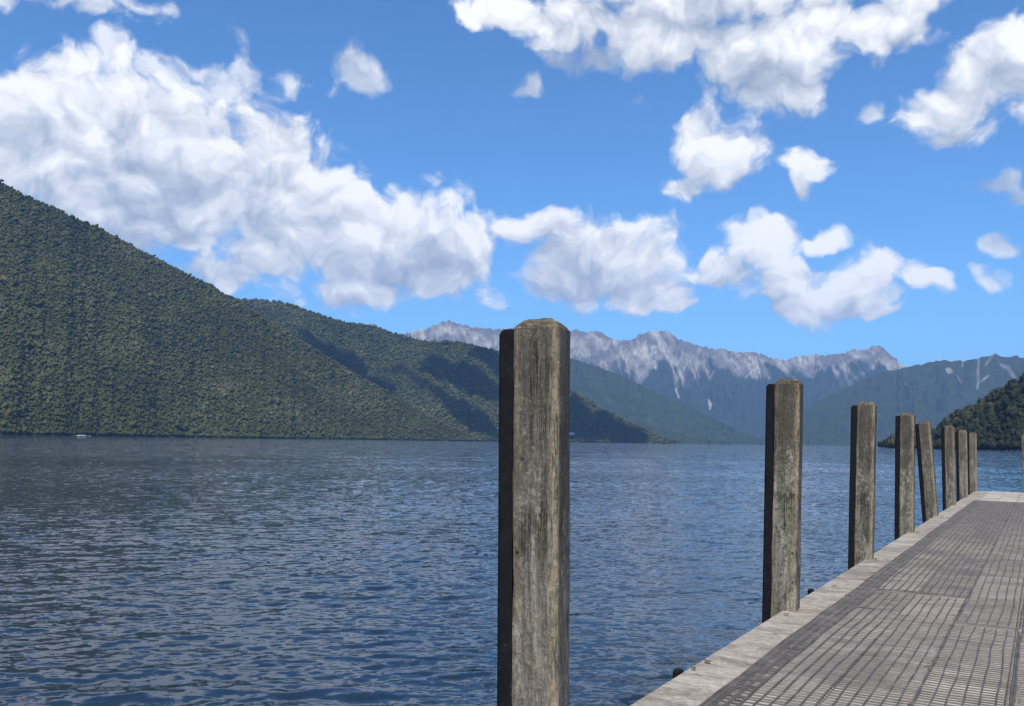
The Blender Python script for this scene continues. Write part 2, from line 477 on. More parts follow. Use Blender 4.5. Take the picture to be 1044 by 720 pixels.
def crown(name, seed, lobes, sub, tall, leaves=0, m_=None):
    """an uneven crown of leaf clumps round a short trunk; unit radius, base at z = 0"""
    rg = np.random.default_rng(seed)
    V, F = [], []
    n = 0
    for k in range(lobes):
        v, f = ICO1 if sub == 1 else ICO2
        a = rg.uniform(0, 2 * PI)
        r = 0 if k == 0 else rg.uniform(0.35, 0.75)
        s = 0.72 if k == 0 else rg.uniform(0.28, 0.55)
        c = np.array([math.cos(a) * r, math.sin(a) * r, tall * (0.62 if k == 0 else rg.uniform(0.35, 1.0))])
        w = v * s * np.array([1, 1, 0.9 * tall ** 0.5]) * (1 + 0.30 * rg.standard_normal((len(v), 1)))
        V.append(w + c); F.append(f + n); n += len(v)
    for k in range(leaves):                       # loose sprays that break the outline
        a, b_ = rg.uniform(0, 2 * PI), math.acos(rg.uniform(-0.5, 1))
        c = np.array([math.cos(a) * math.sin(b_), math.sin(a) * math.sin(b_), math.cos(b_) * 0.9]) * rg.uniform(0.8, 1.12) + np.array([0, 0, 0.62 * tall])
        q = rg.standard_normal((3, 3)) * 0.10
        V.append(c + q); F.append(np.array([[n, n + 1, n + 2]])); n += 3
    # trunk
    for k in range(5):
        a0, a1 = 2 * PI * k / 5, 2 * PI * (k + 1) / 5
        p = [(0.07 * math.cos(a0), 0.07 * math.sin(a0), -1.2), (0.07 * math.cos(a1), 0.07 * math.sin(a1), -1.2), (0.04 * math.cos(a1), 0.04 * math.sin(a1), 0.6 * tall), (0.04 * math.cos(a0), 0.04 * math.sin(a0), 0.6 * tall)]
        V.append(np.array(p)); F.append(np.array([[n, n + 1, n + 2], [n, n + 2, n + 3]])); n += 4
    return mesh_obj(name, np.concatenate(V), np.concatenate(F), m_ or m_leaf, link=False)

far_set = bpy.data.collections.new('forest_crowns')
for s in range(7):
    far_set.objects.link(crown('tree_crown', 100 + s, 5, 1, [1.3, 1.6, 1.2, 2.0, 1.4, 1.1, 1.7][s], 10))
near_set = bpy.data.collections.new('wood_crowns')
for s in range(8):
    near_set.objects.link(crown('tree_crown', 300 + s, 9, 2, [1.3, 1.7, 1.5, 2.2, 1.4, 1.1, 1.8, 1.6][s], 160, m_bush))

def scatter_tree(coll, seed):
    ng = bpy.data.node_groups.new('forest_scatter', 'GeometryNodeTree')
    ng.interface.new_socket('Geometry', in_out='INPUT', socket_type='NodeSocketGeometry')
    ng.interface.new_socket('Geometry', in_out='OUTPUT', socket_type='NodeSocketGeometry')
    N, L = ng.nodes, ng.links
    gi, go = N.new('NodeGroupInput'), N.new('NodeGroupOutput')
    iop = N.new('GeometryNodeInstanceOnPoints')
    ci = N.new('GeometryNodeCollectionInfo')
    ci.inputs['Collection'].default_value = coll
    ci.inputs['Separate Children'].default_value = True
    ci.inputs['Reset Children'].default_value = True
    iop.inputs['Pick Instance'].default_value = True
    rz = N.new('FunctionNodeRandomValue'); rz.data_type = 'FLOAT_VECTOR'
    rz.inputs['Min'].default_value = (-0.12, -0.12, 0)
    rz.inputs['Max'].default_value = (0.12, 0.12, 6.283)
    rz.inputs['Seed'].default_value = seed
    sc = N.new('GeometryNodeInputNamedAttribute'); sc.data_type = 'FLOAT'
    sc.inputs['Name'].default_value = 'size'
    L.new(gi.outputs[0], iop.inputs['Points'])
    L.new(ci.outputs[0], iop.inputs['Instance'])
    L.new(rz.outputs[0], iop.inputs['Rotation'])
    L.new(sc.outputs[0], iop.inputs['Scale'])
    L.new(iop.outputs[0], go.inputs[0])
    return ng

_d = ray(583, 442.3)
CLEAR = (_d[0] * 3430 / math.hypot(_d[0], _d[1]), _d[1] * 3430 / math.hypot(_d[0], _d[1]))     # the house stands here
def plant(name, h, area, rad, coll, seed, px_lim, label, shore_rows=0):
    rg = np.random.default_rng(seed)
    P, T = h['P'], h['T']
    # quad areas of the part in view
    a = P[1:, :-1] - P[:-1, :-1]; b = P[:-1, 1:] - P[:-1, :-1]
    ar = np.linalg.norm(np.cross(a, b), axis=-1)
    px, _ = project(P[:-1, :-1])
    ok = (T[:-1, :-1] > 0.004) & (T[:-1, :-1] < 1.06) & (px > px_lim[0]) & (px < px_lim[1])
    w = (ar * ok).ravel()
    n = int(w.sum() / area)
    idx = rg.choice(len(w), n, p=w / w.sum())
    u, v = rg.random(n)[:, None], rg.random(n)[:, None]
    i, j = np.divmod(idx, ar.shape[1])
    pts = P[i, j] + u * a[i, j] + v * b[i, j]
    hx = np.hypot(pts[:, 0] - CLEAR[0], pts[:, 1] - CLEAR[1])
    dd = np.hypot(pts[:, 0], pts[:, 1])
    keep = (hx > 16) & ~((hx < 70) & (dd < 3425) & (np.abs(pts[:, 0] * CLEAR[1] - pts[:, 1] * CLEAR[0]) / 3430 < 13))
    pts = pts[keep]; n = len(pts)
    size = rad * np.exp(rg.normal(0, 0.27, n))
    size *= np.where(rg.random(n) < 0.03, 1.35, 1.0) * (1 + 0.30 * fbm(pts[:, 0] / 60, pts[:, 1] / 60, 2, seed))
    # a fuller fringe of trees along the water's edge
    if shore_rows:
        k = np.argmax(T[0] > 0.004)
        cols = rg.integers(0, P.shape[0] - 1, shore_rows)
        q = P[cols, k] + (P[cols + 1, k] - P[cols, k]) * rg.random(shore_rows)[:, None] + rg.normal(0, 3, (shore_rows, 3)) * np.array([1, 1, 0])
        pxs, _ = project(q)
        q = q[(pxs > px_lim[0]) & (pxs < px_lim[1])]
        q[:, 2] = np.maximum(q[:, 2], 0.8)
        pts = np.concatenate([pts, q]); size = np.concatenate([size, rad * rg.uniform(0.75, 1.5, len(q))])
    me = bpy.data.meshes.new(name)
    me.from_pydata([tuple(p) for p in pts], [], [])
    o = bpy.data.objects.new(name, me)
    COL.objects.link(o)
    vattr(o, 'size', size)
    md = o.modifiers.new('forest_scatter', 'NODES')
    md.node_group = scatter_tree(coll, seed)
    o['kind'] = 'stuff'
    o['label'] = label
    o['category'] = 'forest'
    print(name, len(pts))
    return o
plant('beech_forest', L1, 22, 3.05, far_set, 1, (-130, 530), 'dense dark green beech forest covering the steep left hillside', 900)
plant('beech_forest', L2, 46, 4.1, far_set, 2, (180, 720), 'green forest on the second hill behind the left hillside', 300)
plant('bush', RH, 13, 3.0, near_set, 3, (880, 1250), 'dark bush on the small point behind the far end of the jetty', 420)
# ------------------------------------------------------------------ lake
m_water, g, b = mat('lake_water')
pos = g.n('ShaderNodeNewGeometry').outputs['Position']
dist = g.v('LENGTH', pos)
b.inputs['Base Color'].default_value = (0.011, 0.023, 0.040, 1)
b.inputs['IOR'].default_value = 1.333
b.inputs['Roughness'].default_value = 0.03
mp = g.n('ShaderNodeMapping')
mp.inputs['Rotation'].default_value = (0, 0, R(14))
mp.inputs['Scale'].default_value = (0.55, 1.0, 1.0)
g.put(mp.inputs['Vector'], pos)
# ripples too small for the mesh, as slopes: they keep their strength at any distance
def slopes(scale, amp, detail):
    c = g.noise(mp.outputs[0], scale, detail, 0.55, 0.25, out='Color')
    return g.v('MULTIPLY', g.v('SUBTRACT', c, (0.5, 0.5, 0.5)), (amp * 0.8, amp, 0))
gust = g.step(g.noise(pos, 0.02, 4, 0.55), 0.35, 0.65, 0.55, 1.35)
far = g.step(dist, 30, 260)
s_near = g.v('ADD', slopes(3.2, 0.55, 4), slopes(12.0, 0.65, 3))
s_far = slopes(0.8, 1.5, 4)
sl = g.v('ADD', s_near, g.v('SCALE', s_far, scale=far))
sl = g.v('SCALE', sl, scale=gust)
nrm = g.n('ShaderNodeNewGeometry').outputs['Normal']
g.put(b.inputs['Normal'], g.v('NORMALIZE', g.v('ADD', nrm, sl)))

def waves(X, Y):
    rg = np.random.default_rng(42)
    Z = np.zeros_like(X); DX = np.zeros_like(X); DY = np.zeros_like(X)
    for k in range(80):
        lam = 0.16 * (1.25 / 0.16) ** rg.random()
        th = R(-76) + rg.normal(0, R(27))           # travel direction: roughly towards the camera
        kx, ky = math.cos(th) * 2 * PI / lam, math.sin(th) * 2 * PI / lam
        s = 0.018 if lam < 0.6 else 0.0135          # slope carried by each wave
        a = s * lam / (2 * PI)
        ph = kx * X + ky * Y + rg.uniform(0, 2 * PI)
        Z += a * np.sin(ph)
        c = a * 0.9 * np.cos(ph)
        DX += c * math.cos(th); DY += c * math.sin(th)
    return Z, DX, DY
def lake():
    rad = np.concatenate([[0.0, 1.5, 3.0, 4.5], np.geomspace(6, 40, 420), np.arange(40.2, 130, 0.22), np.arange(130, 300, 0.5), np.geomspace(303, 17000, 60)])
    fine = np.linspace(R(-40), R(40), 760)
    rest = np.linspace(R(40), R(320), 130)[1:-1]
    an = np.concatenate([fine, rest])
    A, Rr = np.meshgrid(an, rad, indexing='ij')
    X, Y = np.sin(A) * Rr, np.cos(A) * Rr
    Z, DX, DY = waves(X, Y)
    patch = 0.8 + 0.45 * fbm(X / 14, Y / 14, 3, 77)
    fade = (1 - sstep(Rr, 180, 320)) * patch
    Pw = np.stack([X + DX * fade, Y + DY * fade, Z * fade], -1)
    o = mesh_obj('lake_water', Pw.reshape(-1, 3), grid_faces(len(an), len(rad), close=True), m_water, smooth=True)
    struct(o)
lake()
# lake bed, the ground that everything stands on
m_bed, g, b = mat('lake_bed')
b.inputs['Base Color'].default_value = (0.05, 0.05, 0.04, 1)
n = 96
bedv = [(0, 0, -6.0)] + [(17500 * math.sin(2 * PI * k / n), 17500 * math.cos(2 * PI * k / n), -6.0) for k in range(n)]
struct(mesh_obj('ground', bedv, [(0, k + 1, (k + 1) % n + 1)[::-1] for k in range(n)], m_bed))

# ------------------------------------------------------------------ air
hz = mesh_obj('haze', [(x, y, z) for z in (-8.0, 1640.0) for x in (-18000, 18000) for y in (-18000, 18000)],
    [(0, 1, 3, 2), (4, 6, 7, 5), (0, 4, 5, 1), (2, 3, 7, 6), (0, 2, 6, 4), (1, 5, 7, 3)])
m_haze = bpy.data.materials.new('haze')
m_haze.use_nodes = True
m_haze.node_tree.nodes.clear()
g = NT(m_haze.node_tree)
ho = g.n('ShaderNodeOutputMaterial')
pv = g.n('ShaderNodeVolumePrincipled')
pv.inputs['Color'].default_value = (0.28, 0.52, 1.0, 1)
pv.inputs['Density'].default_value = 0.000052
pv.inputs['Anisotropy'].default_value = 0.0
m_haze.node_tree.links.new(pv.outputs[0], ho.inputs['Volume'])
hz.data.materials.append(m_haze)
hz['kind'] = 'stuff'
# ------------------------------------------------------------------ jetty
TH = math.atan2(542, 900)
JD = np.array([math.sin(TH), math.cos(TH), 0]); JN = np.array([math.cos(TH), -math.sin(TH), 0])
W0, W1 = -2.056, 1.62            # left and right edge, metres from the line under the camera
S0, S1 = -3.0, 34.62             # where the built length begins (behind the camera) and ends
def jet(s, w, z=0.0):
    p = s * JD + w * JN
    return Vector((p[0], p[1], z))

def empty(name, loc, rz=0.0, label=None, cat=None, group=None):
    o = bpy.data.objects.new(name, None)
    o.empty_display_size = 0.3
    COL.objects.link(o)
    o.location = loc
    o.rotation_euler = (0, 0, rz)
    if label: o['label'] = label
    if cat: o['category'] = cat
    if group: o['group'] = group
    return o

class MB:
    """collects shapes for one mesh"""
    def __init__(s):
        s.v, s.f, s.t = [], [], []
    def add(s, v, f, tone=0.5):
        n = len(s.v)
        s.v += [tuple(p) for p in v]
        s.f += [tuple(i + n for i in q) for q in f]
        s.t += [tone] * len(v)
    def box(s, x0, x1, y0, y1, z0, z1, tone=0.5, bev=0.0):
        if bev <= 0:
            v = [(x, y, z) for z in (z0, z1) for y in (y0, y1) for x in (x0, x1)]
            s.add(v, [(0, 2, 3, 1), (4, 5, 7, 6), (0, 1, 5, 4), (2, 6, 7, 3), (0, 4, 6, 2), (1, 3, 7, 5)], tone)
            return
        b = bev                     # bevelled along the top edges
        v = [(x0, y0, z0), (x1, y0, z0), (x1, y1, z0), (x0, y1, z0), (x0, y0, z1 - b), (x1, y0, z1 - b), (x1, y1, z1 - b), (x0, y1, z1 - b),
             (x0 + b, y0 + b, z1), (x1 - b, y0 + b, z1), (x1 - b, y1 - b, z1), (x0 + b, y1 - b, z1)]
        f = [(0, 3, 2, 1), (8, 9, 10, 11)]
        for k in range(4):
            j = (k + 1) % 4
            f += [(k, j, 4 + j, 4 + k), (4 + k, 4 + j, 8 + j, 8 + k)]
        s.add(v, f, tone)
    def bar(s, pts, hw, hh, tone=0.5):
        """a flattened strand along a polyline"""
        P = [Vector(p) for p in pts]
        v, f = [], []
        for i, p in enumerate(P):
            d = (P[min(i + 1, len(P) - 1)] - P[max(i - 1, 0)])
            sd_ = Vector((d.y, -d.x, 0)).normalized()
            v += [p + sd_ * hw, p + Vector((0, 0, hh)) + sd_ * hw * 0.3, p + Vector((0, 0, hh)) - sd_ * hw * 0.3, p - sd_ * hw]
        for i in range(len(P) - 1):
            a = i * 4
            for k in range(4):
                j = (k + 1) % 4
                f.append((a + k, a + j, a + 4 + j, a + 4 + k))
        f += [(3, 2, 1, 0), tuple(len(v) - 4 + k for k in range(4))]
        s.add(v, f, tone)
    def build(s, name, material, parent=None, smooth=False):
        o = mesh_obj(name, s.v, s.f, material, parent, smooth)
        vattr(o, 'tone', np.array(s.t))
        return o

m_deck, g, b = mat('weathered_decking')
oc = g.n('ShaderNodeTexCoord').outputs['Object']
def stretched(g, vec, sx, sy, sz):
    m_ = g.n('ShaderNodeMapping')
    m_.inputs['Scale'].default_value = (sx, sy, sz)
    g.put(m_.inputs['Vector'], vec)
    return m_.outputs[0]
oc = g.v('ADD', oc, g.v('MULTIPLY', g.n('ShaderNodeCombineXYZ').outputs[0], (0, 0, 0)))
tn = attr(g, 'tone')
off = g.n('ShaderNodeCombineXYZ'); g.put(off.inputs[0], g.m('MULTIPLY', tn, 37.0)); g.put(off.inputs[1], g.m('MULTIPLY', tn, 91.0))
oc2 = g.v('ADD', oc, off.outputs[0])
big = g.noise(stretched(g, oc2, 1.5, 3.2, 1), 1.7, 6, 0.66, 0.9)
fine = g.noise(stretched(g, oc2, 5, 12, 4), 3.0, 6, 0.7, 0.3)
speck = g.noise(oc2, 95, 3, 0.7)
c = g.ramp(g.m('ADD', g.m('MULTIPLY', big, 0.56), g.m('MULTIPLY', fine, 0.46)),
    [(0.38, (0.13, 0.102, 0.076)), (0.46, (0.235, 0.198, 0.158)), (0.53, (0.35, 0.305, 0.25)), (0.64, (0.46, 0.41, 0.345))])
c = g.mix(g.step(speck, 0.30, 0.55), g.mix(0.55, c, (0.10, 0.085, 0.07)), c)
c = g.mix(g.m('MULTIPLY', g.step(tn, 0.0, 1.0, 0.0, 0.48, 'LINEAR'), 1.0), c, (0.50, 0.45, 0.38))
stain = g.step(g.noise(oc, 1.3, 6, 0.65), 0.46, 0.66)
c = g.mix(g.m('MULTIPLY', g.step(g.noise(oc, 24, 5, 0.75), 0.48, 0.36), 0.45), c, (0.13, 0.112, 0.092))
c = g.mix(g.m('MULTIPLY', stain, 0.55), c, (0.12, 0.10, 0.08))
g.put(b.inputs['Base Color'], c)
b.inputs['Roughness'].default_value = 0.88
b.inputs['Specular IOR Level'].default_value = 0.25
bp = g.n('ShaderNodeBump')
bp.inputs['Strength'].default_value = 0.7
bp.inputs['Distance'].default_value = 0.008
g.put(bp.inputs['Height'], g.m('ADD', fine, g.m('MULTIPLY', speck, 0.4)))
g.put(b.inputs['Normal'], bp.outputs[0])

m_net, g, b = mat('netting')
pos = g.n('ShaderNodeNewGeometry').outputs['Position']
g.put(b.inputs['Base Color'], g.ramp(g.noise(pos, 6, 4, 0.6), [(0.3, (0.050, 0.044, 0.040)), (0.55, (0.092, 0.082, 0.074)), (0.75, (0.16, 0.145, 0.128))]))
b.inputs['Roughness'].default_value = 0.75

m_rub, g, b = mat('black_rubber')
pos = g.n('ShaderNodeNewGeometry').outputs['Position']
rb_c = g.ramp(g.noise(pos, 14, 5, 0.65), [(0.35, (0.006, 0.006, 0.007)), (0.7, (0.014, 0.0135, 0.015))])
rb_c = g.mix(g.step(g.vor(pos, 22), 0.07, 0.05), rb_c, (0.09, 0.085, 0.075))
g.put(b.inputs['Base Color'], rb_c)
b.inputs['Roughness'].default_value = 0.75
b.inputs['Specular IOR Level'].default_value = 0.12

jetty = empty('jetty', (0, 0, 0), -TH, 'long grey timber jetty with netting over its boards running out over the lake', 'jetty')
rng = random.Random(7)
mb = MB()
POSTS = [4.01 + 4.315 * k for k in range(8)]
edge_j = [S0] + [s + 0.12 for s in POSTS[:-1]] + [S1]
W = 0.459
nb = int(round((W1 - W0) / W))
for k in range(nb):
    x0 = W0 + k * (W1 - W0) / nb; x1 = W0 + (k + 1) * (W1 - W0) / nb
    js = edge_j if k == 0 else [S0] + sorted(S0 + 2.1 + rng.uniform(0, 1.2) + 2.9 * q for q in range(11)) + [S1]
    js = [q for q in js if q <= S1]
    for a, c_ in zip(js[:-1], js[1:]):
        if c_ - a < 0.4: continue
        zt = rng.uniform(-0.004, 0.004)
        wob = rng.uniform(-0.006, 0.006) if k == 0 else 0
        mb.box(x0 + (0.004 if k else wob), x1 - 0.004, a + 0.004, c_ - 0.004, DECK - 0.10, DECK + zt, (rng.uniform(0, 0.18) if k == 0 else rng.uniform(0.45, 1)), 0.008)
mb.build('decking', m_deck, jetty)
mb = MB()
for x in (W0 + 0.16, -0.2, W1 - 0.16):
    mb.box(x - 0.09, x + 0.09, S0 + 0.05, S1 - 0.05, DECK - 0.38, DECK - 0.103)
for s in [S0 + 0.8] + POSTS:
    mb.box(W0 + 0.28, W1 - 0.03, s + 0.15, s + 0.33, DECK - 0.62, DECK - 0.383)
mb.build('under_beams', m_deck, jetty)
for s in POSTS[::2]:
    for x in (-0.2, W1 - 0.25):
        mb = MB()
        n = 12
        ring = lambda z, r: [(x + r * math.cos(2 * PI * q / n), s + 0.24 + r * math.sin(2 * PI * q / n), z) for q in range(n)]
        mb.add(ring(-5.9, 0.14) + ring(DECK - 0.623, 0.125), [(q, (q + 1) % n, n + (q + 1) % n, n + q) for q in range(n)])
        mb.build('pile', m_deck, jetty, True)

# netting laid over the boards for grip, in strips
def net(name, w0, w1, s0, s1, seed, pitch=0.074, bar=0.060, lift=0.005):
    rg = np.random.default_rng(seed)
    mb = MB()
    k = max(2, int(round((w1 - w0) / pitch)))
    S = np.arange(s0, s1 + 0.01, 0.24)
    base = np.linspace(w0, w1, k + 1)
    def wave(w, s):
        return 0.016 * gnoise(np.asarray(s) / 2.3 + 0 * w, np.asarray(w) / 0.9 + seed * 3.1, seed) + 0.010 * gnoise(np.asarray(s) / 0.6 + 0 * w, np.asarray(w) / 0.11, seed + 1)
    def hgt(w, s):
        return DECK + lift + 0.003 * np.clip(gnoise(np.asarray(s) / 0.5 + 0 * w, np.asarray(w) / 0.35, seed + 2), -0.5, 1)
    for i, w in enumerate(base):
        ww = w + wave(w, S)
        zz = hgt(w, S)
        hw = 0.0060 if i not in (0, k) else 0.0080
        mb.bar([(a, q, z) for a, q, z in zip(ww, S, zz)], hw, 0.008)
    cols = base[::2] if k % 2 == 0 else np.append(base[::2], base[-1])
    for s in np.arange(s0, s1, bar):
        s_ = s + rg.normal(0, 0.003)
        ss = s_ + 0.012 * gnoise(cols * 5, cols * 0 + s_ * 0.8, seed + 5)
        mb.bar([(w + wave(w, s_), q, hgt(w, s_)) for w, q in zip(cols, ss)], 0.0056, 0.0036)
    # the binding wire across the cut ends
    for s in (s0, s1):
        mb.bar([(w + wave(w, s), s, hgt(w, s) + 0.002) for w in base], 0.005, 0.005)
    o = mb.build(name, m_net, jetty)
    return o
net('netting', -1.67, -0.675, -2.2, 10.0, 1)
net('netting_fold', -1.70, -1.52, -2.2, 28.0, 1, pitch=0.06, bar=0.034, lift=0.010)
net('netting', -1.69, -0.672, 9.96, 28.0, 1, lift=0.008)
net('netting', -0.664, -0.185, -2.2, 8.5, 3)
net('netting', -0.664, -0.185, 8.52, 28.1, 3, lift=0.006)
net('netting', -0.172, 1.50, -2.2, 28.0, 5)

# rubber stubs bolted to the outer edge
for s in (5.62, 9.50, 13.15, 17.45):
    mb = MB()
    n = 8
    prof = [(W0 - 0.004, s - 0.05), (W0 - 0.004, s + 0.05)] + [(W0 - 0.012 - 0.045 * math.sin(PI * q / n), s + 0.05 * math.cos(PI * q / n)) for q in range(n + 1)]
    lv = [(0.35, 1.0), (DECK + 0.000, 1.0), (DECK + 0.014, 0.72)]
    V = [(W0 - 0.03 + (x - W0 + 0.03) * sc, s + (y - s) * sc, z) for z, sc in lv for x, y in prof]
    m_ = len(prof)
    F = [tuple(range(m_)), tuple(range(2 * m_, 3 * m_))[::-1]]
    for q in range(2):
        F += [(q * m_ + i, (q + 1) * m_ + i, (q + 1) * m_ + (i + 1) % m_, q * m_ + (i + 1) % m_) for i in range(m_)]
    mb.add(V, F)
    mb.build('edge_bumper', m_rub, jetty)

# ------------------------------------------------------------------ mooring posts
def post_material():
    m, g, b = mat('weathered_post_timber')
    oc = g.n('ShaderNodeTexCoord').outputs['Object']
    rnd = g.n('ShaderNodeObjectInfo').outputs['Random']
    off = g.n('ShaderNodeCombineXYZ')
    for i, k in enumerate((31.0, 57.0, 83.0)):
        g.put(off.inputs[i], g.m('MULTIPLY', rnd, k))
    p = g.v('ADD', oc, off.outputs[0])
    sep = g.n('ShaderNodeSeparateXYZ'); g.put(sep.inputs[0], oc)
    z = sep.outputs[2]
    dn = attr(g, 'down')                          # metres below the top
    grain = g.noise(stretched(g, p, 26, 26, 1.3), 1.6, 6, 0.65, 0.5)
    streak = g.noise(stretched(g, p, 9, 9, 0.9), 1.4, 4, 0.6, 0.8)
    blotch = g.noise(stretched(g, p, 1, 1, 0.55), 6.0, 7, 0.68, 0.6)
    mott = g.noise(p, 26, 6, 0.7, 0.4)
    base = g.ramp(g.m('ADD', g.m('MULTIPLY', grain, 0.5), g.m('MULTIPLY', streak, 0.5)),
        [(0.30, (0.055, 0.046, 0.036)), (0.44, (0.150, 0.127, 0.099)), (0.56, (0.29, 0.255, 0.20)), (0.70, (0.46, 0.42, 0.34))])
    # grey-green algae in streaks
    base = g.mix(g.m('MULTIPLY', g.step(g.noise(stretched(g, p, 7, 7, 0.8), 1.7, 3, 0.6), 0.46, 0.64), g.m('MULTIPLY_ADD', rnd, 0.5, 0.2)), base, (0.135, 0.145, 0.085))
    # bleached patches
    pt = g.noise(stretched(g, p, 1, 1, 0.45), 5.0, 6, 0.66, 0.9)
    base = g.mix(g.m('MULTIPLY', g.step(pt, 0.52, 0.68), 0.55), base, (0.40, 0.37, 0.30))
    base = g.mix(g.m('MULTIPLY', g.step(pt, 0.44, 0.32), 0.7), base, (0.105, 0.085, 0.060))
    # dark lichen, thickest near the top
    dark = g.m('ADD', g.m('MULTIPLY', blotch, 0.62), g.m('MULTIPLY', mott, 0.56))
    dark = g.m('ADD', dark, g.step(dn, 1.3, 0.0, -0.05, 0.20, 'LINEAR'))
    dk = g.step(dark, 0.525, 0.645)
    base = g.mix(g.m('MULTIPLY', dk, g.m('MULTIPLY_ADD', rnd, 0.5, 0.45)), base, (0.043, 0.036, 0.026))
    # pale crusts
    base = g.mix(g.m('MULTIPLY', g.step(g.noise(p, 17, 5, 0.7), 0.64, 0.72), 0.45), base, (0.36, 0.345, 0.28))
    # bare, orange-tan arris
    ar = g.m('MULTIPLY', attr(g, 'arris'), g.step(g.noise(stretched(g, p, 8, 8, 1.1), 3.0, 5, 0.7), 0.36, 0.50))
    base = g.mix(g.m('MULTIPLY', ar, 0.75), base, g.mix(g.noise(p, 20, 3, 0.6), (0.26, 0.165, 0.075), (0.50, 0.42, 0.30)))
    # grime in the open pores
    gr_ = g.noise(stretched(g, p, 60, 60, 16), 1.6, 5, 0.75)
    base = g.mix(g.m('MULTIPLY', g.step(gr_, 0.56, 0.40), 0.55), base, (0.05, 0.042, 0.032))
    gl_ = g.noise(p, 75, 4, 0.75)
    base = g.mix(g.m('MULTIPLY', g.step(gl_, 0.55, 0.68), 0.45), base, (0.37, 0.35, 0.28))
    # moss on the weathered cap
    moss = g.m('MULTIPLY', g.step(dn, 0.062, 0.035), g.step(g.noise(p, 22, 5, 0.7), 0.34, 0.52))
    base = g.mix(moss, base, g.mix(g.step(g.noise(p, 40, 3, 0.6), 0.4, 0.6), (0.050, 0.038, 0.024), (0.135, 0.105, 0.065)))
    # worm holes and splits
    crack = g.noise(stretched(g, p, 34, 34, 0.7), 1.3, 3, 0.55, 0.9)
    ck = g.step(g.m('ABSOLUTE', g.m('SUBTRACT', crack, 0.5)), 0.026, 0.007)
    ck = g.m('MULTIPLY', ck, g.step(g.noise(p, 3.0, 2, 0.5), 0.48, 0.62))
    base = g.mix(g.m('MULTIPLY', ck, 0.8), base, (0.022, 0.018, 0.014))
    g.put(b.inputs['Base Color'], base)
    b.inputs['Roughness'].default_value = 0.9
    b.inputs['Specular IOR Level'].default_value = 0.2
    bp = g.n('ShaderNodeBump')
    bp.inputs['Strength'].default_value = 0.9
    bp.inputs['Distance'].default_value = 0.012
    h_ = g.m('ADD', g.m('MULTIPLY', grain, 0.7), g.m('MULTIPLY', mott, 0.7))
    h_ = g.m('SUBTRACT', h_, g.m('MULTIPLY', ck, 0.6))
    g.put(bp.inputs['Height'], h_)
    g.put(b.inputs['Normal'], bp.outputs[0])
    return m
m_post = post_material()
m_bolt, g, b = mat('rusty_bolt')
b.inputs['Base Color'].default_value = (0.035, 0.022, 0.015, 1)
b.inputs['Roughness'].default_value = 0.7

def post_mesh(H, seed, hw=0.113, hd=0.113):
    """square pile with softened arrises and a bevelled cap; z = 0 at deck height"""
    c = 0.016
    ring = []                                  # profile points with an arris flag
    def corner(sx, sy):
        pts = [(sx * hw, sy * (hd - c)), (sx * (hw - 0.35 * c), sy * (hd - 0.35 * c)), (sx * (hw - c), sy * hd)]
        return pts if sx * sy > 0 else pts[::-1]
    order = [(1, 1), (-1, 1), (-1, -1), (1, -1)]
    for a, (sx, sy) in enumerate(order):
        cp = corner(sx, sy)
        ring += [(x, y, 1.0 if (sx, sy) == (1, -1) else 0.25 if (sx, sy) == (-1, -1) else 0.0) for x, y in cp]
        nx, ny = corner(*order[(a + 1) % 4])[0]
        lx, ly = cp[-1]
        ring += [(lx + (nx - lx) * t, ly + (ny - ly) * t, 0.0) for t in (0.2, 0.4, 0.6, 0.8)]
    n = len(ring)
    zs = list(np.arange(-2.6, H - 0.06, 0.045)) + [H - 0.05]
    rows = [(z, 1.0) for z in zs] + [(H - 0.032, 0.90), (H - 0.012, 0.70), (H - 0.003, 0.56), (H, 0.47)]
    V, dn, ar = [], [], []
    for z, sc in rows:
        for (x, y, f) in ring:
            q = Vector((x * 9 + seed * 7.3, y * 9, z * 2.2))
            d = 0.0035 * mnoise.noise(q) + 0.0025 * mnoise.noise(q * 4.1)
            if f: d -= 0.004 * max(0, mnoise.noise(Vector((x * 5 + seed, y * 5, z * 6))))
            r = sc + d / 0.113
            zz = z + (0.006 * mnoise.noise(Vector((x * 20 + seed, y * 20, 3.3))) if sc < 1 else 0)
            V.append((x * r, y * r, zz)); dn.append(H - z); ar.append(f)
    F = []
    for k in range(len(rows) - 1):
        for i in range(n):
            j = (i + 1) % n
            F.append((k * n + i, k * n + j, (k + 1) * n + j, (k + 1) * n + i))
    top = len(V); V.append((0, 0, H + 0.002)); dn.append(0); ar.append(0)
    k = (len(rows) - 1) * n
    F += [(k + i, k + (i + 1) % n, top) for i in range(n)]
    return V, F, dn, ar

